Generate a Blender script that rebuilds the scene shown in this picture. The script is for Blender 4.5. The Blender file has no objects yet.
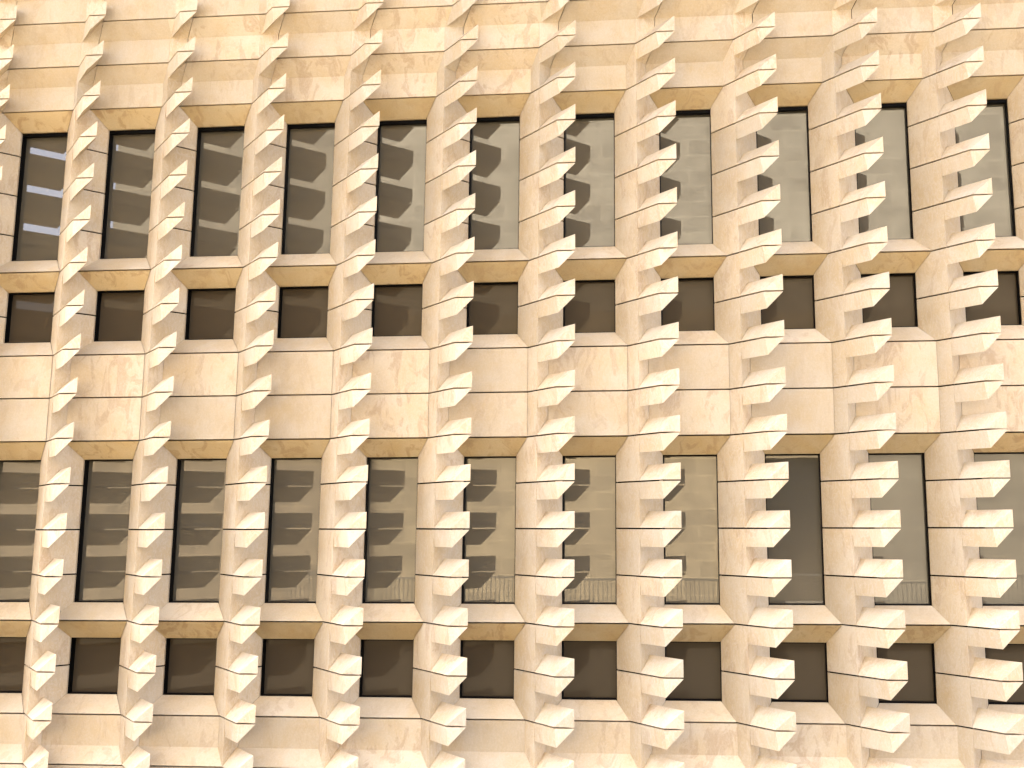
import bpy, bmesh, math, random
from mathutils import Matrix, Vector

random.seed(4)
C = bpy.context.scene.collection
SC = bpy.context.scene
R = math.radians

# ------------------------------------------------------------------ camera
YAW, PITCH, ROLL, F = -0.09585, 0.17920, 0.00266, 1183.08
cy_, sy_, cp_, sp_ = math.cos(YAW), math.sin(YAW), math.cos(PITCH), math.sin(PITCH)
right = Vector((cy_, -sy_, 0))
flat = Vector((sy_, cy_, 0))
fwd = flat * cp_ + Vector((0, 0, sp_))
up = flat * -sp_ + Vector((0, 0, cp_))
r2 = right * math.cos(ROLL) - up * math.sin(ROLL)
u2 = right * math.sin(ROLL) + up * math.cos(ROLL)
cd = bpy.data.cameras.new('camera')
cam = bpy.data.objects.new('camera', cd)
C.objects.link(cam)
m = Matrix((r2, u2, -fwd)).transposed().to_4x4()
m.translation = Vector((7.88268, -13.19301, 0.06217))
cam.matrix_world = m
cd.sensor_fit = 'HORIZONTAL'
cd.sensor_width = 36.0
cd.lens = 36.0 * F / 1024
cd.shift_x = -93.37 / 1024
cd.shift_y = -75.62 / 1024
cd.clip_end = 3000
SC.camera = cam

# ------------------------------------------------------------------ sky, sun, exposure
EL, AZ = 58.0, 338.0          # elevation; compass bearing of the sun (0 = +y, clockwise)
w = bpy.data.worlds.new('World')
SC.world = w
w.use_nodes = True
nt = w.node_tree
bg = nt.nodes['Background']
sky = nt.nodes.new('ShaderNodeTexSky')
sky.sky_type = 'NISHITA'
sky.sun_disc = False
sky.sun_elevation = R(EL)
sky.sun_rotation = R(AZ)
sky.air_density = 0.25
sky.dust_density = 10.0
sky.ozone_density = 0.3
nt.links.new(sky.outputs[0], bg.inputs[0])
bg.inputs[1].default_value = 0.15
sd = bpy.data.lights.new('sun', 'SUN')
sd.energy = 2.1
sd.angle = R(0.5)
sd.color = (1.0, 0.95, 0.88)
sun = bpy.data.objects.new('sun', sd)
C.objects.link(sun)
dirv = Vector((math.sin(R(AZ)) * math.cos(R(EL)), math.cos(R(AZ)) * math.cos(R(EL)), math.sin(R(EL))))
sun.rotation_euler = dirv.to_track_quat('Z', 'Y').to_euler()
sun.location = (0, -20, 40)
SC.view_settings.view_transform = 'Standard'
SC.view_settings.look = 'None'
SC.view_settings.exposure = 4.85
SC.view_settings.gamma = 1.0
SC.view_settings.use_curve_mapping = False
SC.render.engine = 'CYCLES'
SC.cycles.max_bounces = 10
SC.cycles.diffuse_bounces = 6
SC.cycles.use_denoising = True

# ------------------------------------------------------------------ fitted dimensions (metres)
H, B = 0.5, 1.12143                     # course height, bay spacing
WR, GX, GPX, SX, PX, PD, QX = 0.5185, 0.15527, 0.37718, 0.27983, 0.53139, 0.64522, 0.73801
SL = PD / PX                             # slope of the left splay in plan
D1 = GX * SL                             # face of the spandrels
SD = SX * SL                             # nose of the pillar
FT, FR = 0.36572 * H, 0.38145 * H        # fin half heights
RX, RD = 0.02706, 0.01447
LIN, SIL = 0.40 * H, 0.37 * H
GAP = 0.016                             # open joint
FLARE = 0.143
KLO, KHI = -6, 14
PMIN, PMAX = -2, 11


# ------------------------------------------------------------------ materials
def new_mat(name):
    mt = bpy.data.materials.new(name)
    mt.use_nodes = True
    return mt, mt.node_tree.nodes, mt.node_tree.links


def math_node(N, L, op, a, b=None, c=None):
    n = N.new('ShaderNodeMath')
    n.operation = op
    for i, v in enumerate((a, b, c)):
        if v is None:
            continue
        if isinstance(v, (int, float)):
            n.inputs[i].default_value = v
        else:
            L.new(v, n.inputs[i])
    return n.outputs[0]


def ramp(N, L, fac, stops):
    n = N.new('ShaderNodeValToRGB')
    cr = n.color_ramp
    while len(cr.elements) < len(stops):
        cr.elements.new(0.5)
    for e, (p, c) in zip(cr.elements, stops):
        e.position = p
        e.color = c if len(c) == 4 else (*c, 1)
    L.new(fac, n.inputs[0])
    return n.outputs[0]


def mix(N, L, fac, a, b, mode='MIX'):
    n = N.new('ShaderNodeMix')
    n.data_type = 'RGBA'
    n.blend_type = mode
    for s, v in ((0, fac), (6, a), (7, b)):
        if isinstance(v, (int, float)):
            n.inputs[s].default_value = v
        elif isinstance(v, tuple):
            n.inputs[s].default_value = (*v, 1)
        else:
            L.new(v, n.inputs[s])
    return n.outputs[2]


def noise(N, L, vec, scale, detail=4, rough=.55, dist=0.0):
    n = N.new('ShaderNodeTexNoise')
    n.inputs['Scale'].default_value = scale
    n.inputs['Detail'].default_value = detail
    n.inputs['Roughness'].default_value = rough
    n.inputs['Distortion'].default_value = dist
    L.new(vec, n.inputs['Vector'])
    return n.outputs[0]


def stone(name, base, xo, seed, patch=.5, vein=.5):
    """warm limestone, each quarried block with its own tone, clouding and veins"""
    mt, N, L = new_mat(name)
    bsdf = N['Principled BSDF']
    geo = N.new('ShaderNodeNewGeometry')
    sep = N.new('ShaderNodeSeparateXYZ')
    L.new(geo.outputs['Position'], sep.inputs[0])
    cx = math_node(N, L, 'FLOOR', math_node(N, L, 'DIVIDE', math_node(N, L, 'ADD', sep.outputs[0], xo), B))
    cz = math_node(N, L, 'FLOOR', math_node(N, L, 'DIVIDE', sep.outputs[2], H))
    cmb = N.new('ShaderNodeCombineXYZ')
    L.new(cx, cmb.inputs[0])
    L.new(cz, cmb.inputs[1])
    cmb.inputs[2].default_value = seed
    wn = N.new('ShaderNodeTexWhiteNoise')
    wn.noise_dimensions = '3D'
    L.new(cmb.outputs[0], wn.inputs[0])
    off = N.new('ShaderNodeVectorMath')
    off.operation = 'MULTIPLY_ADD'
    L.new(wn.outputs[1], off.inputs[0])
    off.inputs[1].default_value = (37, 23, 41)
    L.new(geo.outputs['Position'], off.inputs[2])
    vec = off.outputs[0]
    stretch = N.new('ShaderNodeMapping')
    stretch.inputs['Scale'].default_value = (1.0, 1.0, 0.45)
    stretch.inputs['Rotation'].default_value = (0, 0.35, 0)
    L.new(vec, stretch.inputs[0])
    sv = stretch.outputs[0]
    cloud = noise(N, L, vec, 2.6, 5, .6, .3)
    pat = noise(N, L, sv, 5.5, 7, .62, 1.2)
    vn = noise(N, L, sv, 9.0, 6, .6, 2.2)
    fine = noise(N, L, vec, 60, 3, .6)
    b = Vector(base)
    warm = tuple(b * 1.0)
    pale = (b[0] * 1.08, b[1] * 1.13, b[2] * 1.22)
    rose = (b[0] * .76, b[1] * .66, b[2] * .60)
    ochre = (b[0] * .97, b[1] * .87, b[2] * .68)
    col = mix(N, L, ramp(N, L, cloud, [(.35, (0, 0, 0)), (.68, (1, 1, 1))]), ochre, pale)
    col = mix(N, L, .45, col, warm)
    pm = ramp(N, L, pat, [(.52, (0, 0, 0)), (.585, (.75, .75, .75)), (.75, (1, 1, 1))])
    blockp = ramp(N, L, wn.outputs[0], [(.1, (.25, .25, .25)), (.85, (1, 1, 1))])
    pm2 = math_node(N, L, 'MULTIPLY', math_node(N, L, 'MULTIPLY', pm, blockp), patch)
    col = mix(N, L, pm2, col, rose)
    vm = ramp(N, L, vn, [(.455, (0, 0, 0)), (.49, (1, 1, 1)), (.505, (1, 1, 1)), (.54, (0, 0, 0))])
    col = mix(N, L, math_node(N, L, 'MULTIPLY', vm, vein * .35), col, (b[0] * 1.12, b[1] * 1.2, b[2] * 1.35))
    tone = math_node(N, L, 'MULTIPLY_ADD', wn.outputs[0], .20, .89)
    ft = math_node(N, L, 'MULTIPLY_ADD', fine, .26, .87)
    tone = math_node(N, L, 'MULTIPLY', tone, ft)
    vm_ = N.new('ShaderNodeVectorMath')
    vm_.operation = 'SCALE'
    L.new(col, vm_.inputs[0])
    L.new(tone, vm_.inputs['Scale'])
    L.new(vm_.outputs[0], bsdf.inputs['Base Color'])
    bsdf.inputs['Roughness'].default_value = .72
    bsdf.inputs['Specular IOR Level'].default_value = .25
    bmp = N.new('ShaderNodeBump')
    bmp.inputs['Strength'].default_value = .12
    bmp.inputs['Distance'].default_value = .004
    L.new(noise(N, L, vec, 35, 5, .6), bmp.inputs['Height'])
    L.new(bmp.outputs[0], bsdf.inputs['Normal'])
    return mt


def plain(name, col, rough=.6, metal=0.0, spec=.4):
    mt, N, L = new_mat(name)
    b = N['Principled BSDF']
    b.inputs['Base Color'].default_value = (*col, 1)
    b.inputs['Roughness'].default_value = rough
    b.inputs['Metallic'].default_value = metal
    b.inputs['Specular IOR Level'].default_value = spec
    return mt


def glass(name, fac, tint, dark):
    mt, N, L = new_mat(name)
    N.remove(N['Principled BSDF'])
    out = N['Material Output']
    d = N.new('ShaderNodeBsdfDiffuse')
    d.inputs[0].default_value = (*dark, 1)
    g = N.new('ShaderNodeBsdfGlossy')
    g.inputs['Color'].default_value = (*tint, 1)
    g.inputs['Roughness'].default_value = 0.012
    geo = N.new('ShaderNodeNewGeometry')
    bmp = N.new('ShaderNodeBump')
    bmp.inputs['Strength'].default_value = .05
    bmp.inputs['Distance'].default_value = .004
    L.new(noise(N, L, geo.outputs['Position'], 2.2, 2), bmp.inputs['Height'])
    L.new(bmp.outputs[0], g.inputs['Normal'])
    fr = N.new('ShaderNodeFresnel')
    fr.inputs[0].default_value = 1.5
    f = math_node(N, L, 'MULTIPLY_ADD', fr.outputs[0], .5, fac)
    mx = N.new('ShaderNodeMixShader')
    L.new(f, mx.inputs[0])
    L.new(d.outputs[0], mx.inputs[1])
    L.new(g.outputs[0], mx.inputs[2])
    L.new(mx.outputs[0], out.inputs[0])
    return mt


def coursed(name, a, b, sx, sz):
    """weathered ashlar of the buildings opposite"""
    mt, N, L = new_mat(name)
    bs = N['Principled BSDF']
    geo = N.new('ShaderNodeNewGeometry')
    mp = N.new('ShaderNodeMapping')
    mp.inputs['Rotation'].default_value = (R(90), 0, 0)
    L.new(geo.outputs['Position'], mp.inputs[0])
    br = N.new('ShaderNodeTexBrick')
    br.inputs['Color1'].default_value = (*a, 1)
    br.inputs['Color2'].default_value = (*b, 1)
    br.inputs['Mortar'].default_value = (a[0] * 1.25, a[1] * 1.25, a[2] * 1.25, 1)
    br.inputs['Scale'].default_value = 1
    br.inputs['Mortar Size'].default_value = .015
    br.inputs['Brick Width'].default_value = sx
    br.inputs['Row Height'].default_value = sz
    L.new(mp.outputs[0], br.inputs[0])
    n = noise(N, L, geo.outputs['Position'], 1.1, 7, .65, .5)
    c = mix(N, L, .75, br.outputs[0], ramp(N, L, n, [(.3, (.45, .43, .4)), (.7, (1, 1, 1))]), 'MULTIPLY')
    L.new(c, bs.inputs['Base Color'])
    bs.inputs['Roughness'].default_value = .9
    return mt


STONE = (0.55, 0.462, 0.315)
M = {
    'pillar': stone('pillar_limestone', STONE, 0.22, 3.0, .65, 1.2),
    'panel': stone('panel_limestone', STONE, -0.30, 17.0, .8, .6),
    'lintel': stone('lintel_bounce_tint_limestone', (0.53, 0.42, 0.235), -0.30, 29.0, 1.0, .3),  # ochre base: golden bounce light of the undersides put into the colour
    'sill': stone('sill_limestone', STONE, -0.30, 31.0, .45, .4),
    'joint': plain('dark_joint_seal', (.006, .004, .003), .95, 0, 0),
    'frame': plain('black_window_frame', (.002, .002, .002), .6, 0, .08),
    'glass': glass('reflective_glass', .09, (.97, .94, .83), (.094, .085, .061)),
    'dark_glass': glass('dark_vent_glass', .0, (.8, .72, .55), (.068, .053, .033)),
    'core': plain('light_block_dark', (.006, .005, .004), .95, 0, 0),
    'opposite': coursed('weathered_ashlar', (.105, .098, .078), (.082, .076, .06), 1.1, .55),
    'opposite_base': coursed('brown_weathered_ashlar', (.115, .093, .056), (.085, .068, .04), 1.1, .55),
    'dun': coursed('dun_ashlar', (.072, .064, .046), (.058, .051, .037), 1.1, .55),
    'low': coursed('brown_ashlar', (.075, .058, .034), (.055, .042, .024), .9, .45),
    'rail': plain('grey_railing_paint', (.03, .027, .021), .5, .0),
    'terrace': coursed('terrace_paving', (.035, .029, .02), (.028, .024, .016), 1, 1),
    'street': coursed('street_paving', (.035, .029, .02), (.028, .024, .016), 1, 1),
}


# ------------------------------------------------------------------ mesh helpers
def finish(name, bm, mats, parent=None, loc=(0, 0, 0), bevel=0):
    bmesh.ops.remove_doubles(bm, verts=bm.verts, dist=1e-5)
    bmesh.ops.recalc_face_normals(bm, faces=bm.faces)
    me = bpy.data.meshes.new(name)
    bm.to_mesh(me)
    bm.free()
    for mt in mats:
        me.materials.append(mt)
    o = bpy.data.objects.new(name, me)
    C.objects.link(o)
    o.location = loc
    if parent:
        o.parent = parent
    return o


def poly(bm, pts, mi=0):
    f = bm.faces.new([bm.verts.new(p) for p in pts])
    f.material_index = mi
    return f


def prism(bm, rings, mi=0, cap=True):
    """rings: lists of 3-D points of equal length, lofted"""
    vs = [[bm.verts.new(p) for p in r] for r in rings]
    n = len(rings[0])
    for a, b in zip(vs, vs[1:]):
        for i in range(n):
            f = bm.faces.new((a[i], a[(i + 1) % n], b[(i + 1) % n], b[i]))
            f.material_index = mi
    if cap:
        bm.faces.new(vs[0][::-1]).material_index = mi
        bm.faces.new(vs[-1]).material_index = mi
    return vs


def box(bm, x0, x1, y0, y1, z0, z1, mi=0):
    prism(bm, [[(x0, y0, z), (x1, y0, z), (x1, y1, z), (x0, y1, z)] for z in (z0, z1)], mi)


def wall_depth(zk):
    """outward face of the wall (metres) at height zk in courses"""
    if zk >= 10:
        n = int(math.floor(zk - 10 + 1e-6))
        t = zk - 10 - n
        return D1 + FLARE * (n + max(0, (t - .6) / .4))
    if zk <= -4:
        n = int(math.floor(-4 - zk + 1e-6))
        t = -4 - zk - n
        return D1 + FLARE * (n + max(0, (t - .65) / .35))
    return D1


def left_x(D):
    return D / SL if D > 0 else 0.0


def right_x(D):
    if D <= D1:
        return WR + (GPX - WR) * max(0, D) / D1
    return GPX + (D - D1) / SL


# ------------------------------------------------------------------ setting: street, terrace
def slab(name, x0, x1, y0, y1, z0, z1, mt):
    bm = bmesh.new()
    box(bm, x0, x1, y0, y1, z0, z1)
    o = finish(name, bm, [mt])
    o['kind'] = 'structure'
    return o


slab('street', -300, 300, -300, 300, -7.6, -7.0, M['street'])
slab('plaza', -60, 60, -40, 0.5, -6.998, -3.3, M['terrace'])
slab('terrace', -4.6, 24, -26, -19.8, -3.296, -2.55, M['terrace'])


# ------------------------------------------------------------------ the stone building
bld = bpy.data.objects.new('stone_building', None)
C.objects.link(bld)
bld['label'] = 'pale limestone building with carved fins on its pillars between dark recessed windows'
bld['category'] = 'building'
bld.location = (0, 0, 0)


def pillar_ring(z, Dw, inset=0.0):
    i = inset
    if Dw < SD:
        s = (SX, SD - 1.6 * i)
    else:
        s = ((left_x(Dw) * .7 + right_x(Dw) * .3), Dw - i)
    pts = [(0.0 + i, -.12), (0.0 + i, -0.0 - i * .3), (left_x(Dw) + i, Dw - i * .7), s, (right_x(Dw) - i, Dw - i * .7),
           (WR - i, -0.0 - i * .3), (WR - i, -.12)]
    return [(x, -d, z) for x, d in pts]


def make_pillar():
    bm = bmesh.new()
    rings, mats = [], []
    e = 1e-4
    for k in range(KLO, KHI):
        up_flare, dn_flare = k >= 10, k < -4
        lo, hi = k * H + GAP / 2, (k + 1) * H - GAP / 2
        zs = [lo] + ([(k + .6) * H] if up_flare else [(k + .35) * H] if dn_flare else []) + [hi]
        for j, z in enumerate(zs):
            zk = z / H
            if up_flare and z == hi:
                D = wall_depth(k + 1 - e) if True else 0
            elif dn_flare and z == lo:
                D = wall_depth(k + e)
            else:
                D = wall_depth(zk)
            rings.append(pillar_ring(z, D))
            mats.append(0)
        Dg = wall_depth((k + 1) - e) if up_flare else wall_depth(k + 1 + e)
        if k < KHI - 1:
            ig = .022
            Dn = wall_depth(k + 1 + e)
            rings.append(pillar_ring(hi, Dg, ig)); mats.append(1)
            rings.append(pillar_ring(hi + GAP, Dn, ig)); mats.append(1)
    vs = [[bm.verts.new(p) for p in r] for r in rings]
    n = len(rings[0])
    for q in range(len(vs) - 1):
        a, b = vs[q], vs[q + 1]
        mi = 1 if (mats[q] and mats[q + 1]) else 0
        for i in range(n):
            bm.faces.new((a[i], a[(i + 1) % n], b[(i + 1) % n], b[i])).material_index = mi
    bm.faces.new(vs[0][::-1])
    bm.faces.new(vs[-1])
    return finish('pillar', bm, [M['pillar'], M['joint']], bld)


def back_hit(x, D):
    """slide a fin point back along the fin until it meets the pillar's right flank (nose S to G')"""
    ex, ed = PX, PD
    fx, fd = GPX - SX, D1 - SD
    det = ex * -fd + fx * ed
    # x - s*ex = SX + t*fx ; D - s*ed = SD + t*fd
    a, b = x - SX, D - SD
    s = (a * -fd + fx * b) / det
    return x - s * ex, D - s * ed


def make_fin():
    """two prisms, an upper and a lower one, meeting at an open joint and tied by a short core"""
    bm = bmesh.new()
    g = GAP / 2

    def P3(x, D, z):
        return (x, -D, z)

    def half(sec):      # sec: list of (x_front, D_front, z)
        front = [P3(*p) for p in sec]
        back = []
        for x, D, z in sec:
            bx, bd = back_hit(x, D)
            back.append(P3(bx, bd, z))
        prism(bm, [back, front])
    half([(PX, PD, g), (QX, PD, g), (QX, PD, FT)])
    half([(PX, PD, -g), (PX + RX, PD + RD, -FR), (QX, PD, -g)])
    c = []
    for x, D in ((PX + .05, PD), (QX - .05, PD)):
        bx, bd = back_hit(x, D)
        c.append((x, D, bx, bd))
    lo, hi = [], []
    for lst, z in ((lo, -g - .004), (hi, g + .004)):
        (x0, D0, b0, bd0), (x1, D1_, b1, bd1) = c
        m_ = .45
        lst += [P3(b0, bd0, z), P3(b0 + (x0 - b0) * m_, bd0 + (D0 - bd0) * m_, z),
                P3(b1 + (x1 - b1) * m_, bd1 + (D1_ - bd1) * m_, z), P3(b1, bd1, z)]
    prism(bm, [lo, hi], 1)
    return finish('fin', bm, [M['pillar'], M['joint']])


pillar0 = make_pillar()
fin0 = make_fin()
for p in range(PMIN, PMAX + 1):
    pl = pillar0 if p == PMIN else pillar0.copy()
    if p != PMIN:
        C.objects.link(pl)
        pl.parent = bld
    pl.location = (p * B, 0, 0)
    for k in range(KLO + 1, KHI):
        f = fin0 if (p == PMIN and k == KLO + 1) else fin0.copy()
        if f is not fin0:
            C.objects.link(f)
        f.parent = pl
        f.location = (0, 0, k * H)


def bay_block(name, prof, mt, parent, mitre=.007, left=None):
    """stone spanning one bay; prof = list of (D, z); its ends follow the flanks of the pillars"""
    bm = bmesh.new()
    a = [(right_x(D) + mitre, -D, z) for D, z in prof]
    b = [(B + left_x(D) - (mitre if left is None else left), -D, z) for D, z in prof]
    vs = prism(bm, [a, b], cap=False)
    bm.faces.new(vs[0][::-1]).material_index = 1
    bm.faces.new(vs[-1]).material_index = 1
    return finish(name, bm, [mt, M['joint']], parent)


def put(proto, loc, parent):
    o = proto.copy()
    C.objects.link(o)
    o.parent = parent
    o.location = loc
    return o


g2 = GAP / 2
# spandrel panels: two plain courses between the storeys
panel0 = bay_block('spandrel_panel', [(-.05, g2), (D1, g2), (D1, H - g2), (-.05, H - g2)], M['panel'], bld)
panel0.location = (PMIN * B, 0, 2 * H)
for p in range(PMIN, PMAX):
    for k in (2, 3):
        if (p, k) != (PMIN, 2):
            put(panel0, (p * B, 0, k * H), bld)
# corbelled courses above, flared courses below
e = 1e-4
protos = {}
for k in list(range(10, KHI)) + list(range(KLO, -4)):
    if k >= 10:
        Da, Db = wall_depth(k + e), wall_depth(k + 1 - e)
        prof = [(-.05, g2), (Da, g2), (Da, .6 * H), (Db, H - g2), (-.05, H - g2)]
        nm = 'cornice_block'
    else:
        Da, Db = wall_depth(k + 1 - e), wall_depth(k + e)
        prof = [(-.05, g2), (Db, g2), (Da, .35 * H), (Da, H - g2), (-.05, H - g2)]
        nm = 'flared_panel'
    pr = bay_block(nm, prof, M['panel'], bld, left=.0005)
    pr.location = (PMIN * B, 0, k * H)
    for p in range(PMIN + 1, PMAX):
        put(pr, (p * B, 0, k * H), bld)


# windows: black frame > pane, splayed sill and lintel
def make_window(k0, k1, mat):
    z0, z1 = SIL, (k1 - k0) * H - LIN
    x0, x1 = WR, B
    bm = bmesh.new()
    tw, ya, yb = .012, .030, .125
    o = [(x0 - .004, z0 - .004), (x1 + .004, z0 - .004), (x1 + .004, z1 + .004), (x0 - .004, z1 + .004)]
    th = .034 if k0 == 6 else tw
    i = [(x0 + tw, z0 + tw), (x1 - tw, z0 + tw), (x1 - tw, z1 - th), (x0 + tw, z1 - th)]
    vo = [[bm.verts.new((x, y, z)) for x, z in o] for y in (ya, yb)]
    vi = [[bm.verts.new((x, y, z)) for x, z in i] for y in (ya, yb)]
    for q in range(4):
        r = (q + 1) % 4
        bm.faces.new((vo[0][q], vo[0][r], vi[0][r], vi[0][q]))
        bm.faces.new((vi[0][q], vi[0][r], vi[1][r], vi[1][q]))
        bm.faces.new((vo[1][q], vi[1][q], vi[1][r], vo[1][r]))
        bm.faces.new((vo[0][q], vo[1][q], vo[1][r], vo[0][r]))
    win = finish('window', bm, [M['frame']], bld)
    bm = bmesh.new()
    box(bm, x0 + .012, x1 - .012, .105, .117, z0 + .012, z1 - .012)
    finish('pane', bm, [mat], win)
    bay_block('sill', [(-.05, g2), (D1, g2), (0, SIL), (-.05, SIL)], M['sill'], win)
    t = (k1 - k0) * H
    bay_block('lintel', [(-.05, t - g2), (-.05, t - LIN), (0, t - LIN), (D1, t - g2)], M['lintel'], win)
    return win


for k0, k1, mk in ((6, 10, 'glass'), (4, 6, 'dark_glass'), (-2, 2, 'glass'), (-4, -2, 'dark_glass')):
    w0 = make_window(k0, k1, M[mk])
    kids = list(w0.children)
    w0.location = (PMIN * B, 0, k0 * H)
    for p in range(PMIN + 1, PMAX):
        wn_ = put(w0, (p * B, 0, k0 * H), bld)
        for c in kids:
            d = c.copy()
            C.objects.link(d)
            d.parent = wn_
            if d.name.startswith('pane'):
                d.rotation_euler = (random.uniform(-.003, .003), 0, random.uniform(-.003, .003))

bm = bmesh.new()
box(bm, PMIN * B - .5, (PMAX + 1) * B, .16, .40, -7, KHI * H)  # dark unseen backing added behind the facade to block light
finish('light_block_backing', bm, [M['core']], bld)
bm = bmesh.new()
box(bm, PMIN * B - .5, (PMAX + 1) * B, -wall_depth(KLO + e), .15, -7, KLO * H - g2)
finish('base_wall', bm, [M['panel']], bld)
bm = bmesh.new()
prof = [(-.5, KHI * H + g2), (wall_depth(KHI - e), KHI * H + g2), (3.4, KHI * H + 1.7), (3.4, KHI * H + 2.2), (-.5, KHI * H + 2.2)]  # unseen overhang, added and stretched outward to shade the upper courses from the sky
prism(bm, [[(x, -D, z) for D, z in prof] for x in (PMIN * B - .5, (PMAX + 1) * B)])
finish('shading_overhang', bm, [M['low']], bld)


# ------------------------------------------------------------------ what the panes mirror: the far side of the street
def building(name, label):
    o = bpy.data.objects.new(name, None)
    C.objects.link(o)
    o['label'] = label
    o['category'] = 'building'
    return o


ob = building('ashlar_building', 'weathered coursed stone building mirrored in the upper panes')
bm = bmesh.new()
YO = -26.0
# front wall with a deep doorway
box(bm, -4.3, 9.0, YO - 12, YO, 7.0, 17)
box(bm, 11.6, 21, YO - 12, YO, 7.0, 17)
box(bm, 9.0, 11.6, YO - 12, YO, 7.0, 17)
finish('wall', bm, [M['opposite']], ob)
bm = bmesh.new()
box(bm, -4.3, 9.0, YO - 12, YO, -7, 6.996)
box(bm, 9.0, 11.6, YO - 12, YO, 2.0, 6.996)
box(bm, 9.0, 11.6, YO - 12, YO - 3, -7, 2.0)
finish('base_storey', bm, [M['opposite_base']], ob)
bm = bmesh.new()
box(bm, 11.604, 21, YO - 12, YO, -7, 6.996)
finish('dark_base_storey', bm, [M['dun']], ob)
db = building('dun_stone_building', 'dun stone building mirrored in the left upper panes beside the open sky')
bm = bmesh.new()
box(bm, -14.0, -4.32, YO - 12, YO - .3, -7, 16.5)
finish('wall', bm, [M['dun']], db)
lb = building('brown_building', 'low dark brown stone building mirrored in the left lower panes')
bm = bmesh.new()
box(bm, -20, -4.6, YO + .1, YO + 2.0, -7, 6.2)
finish('wall', bm, [M['low']], lb)

rl = bpy.data.objects.new('terrace_railing', None)
C.objects.link(rl)
rl['label'] = 'thin grey upright bar railing mirrored along the foot of the lower panes'
rl['category'] = 'railing'
bm = bmesh.new()
box(bm, -4.5, 24, -20.03, -19.97, -1.47, -1.42)
finish('top_rail', bm, [M['rail']], rl)
bm = bmesh.new()
x = -4.5
while x < 24:
    box(bm, x, x + .022, -20.011, -19.989, -2.55, -1.47)
    x += .125
o = finish('bar_infill', bm, [M['rail']], rl)
o['kind'] = 'stuff'
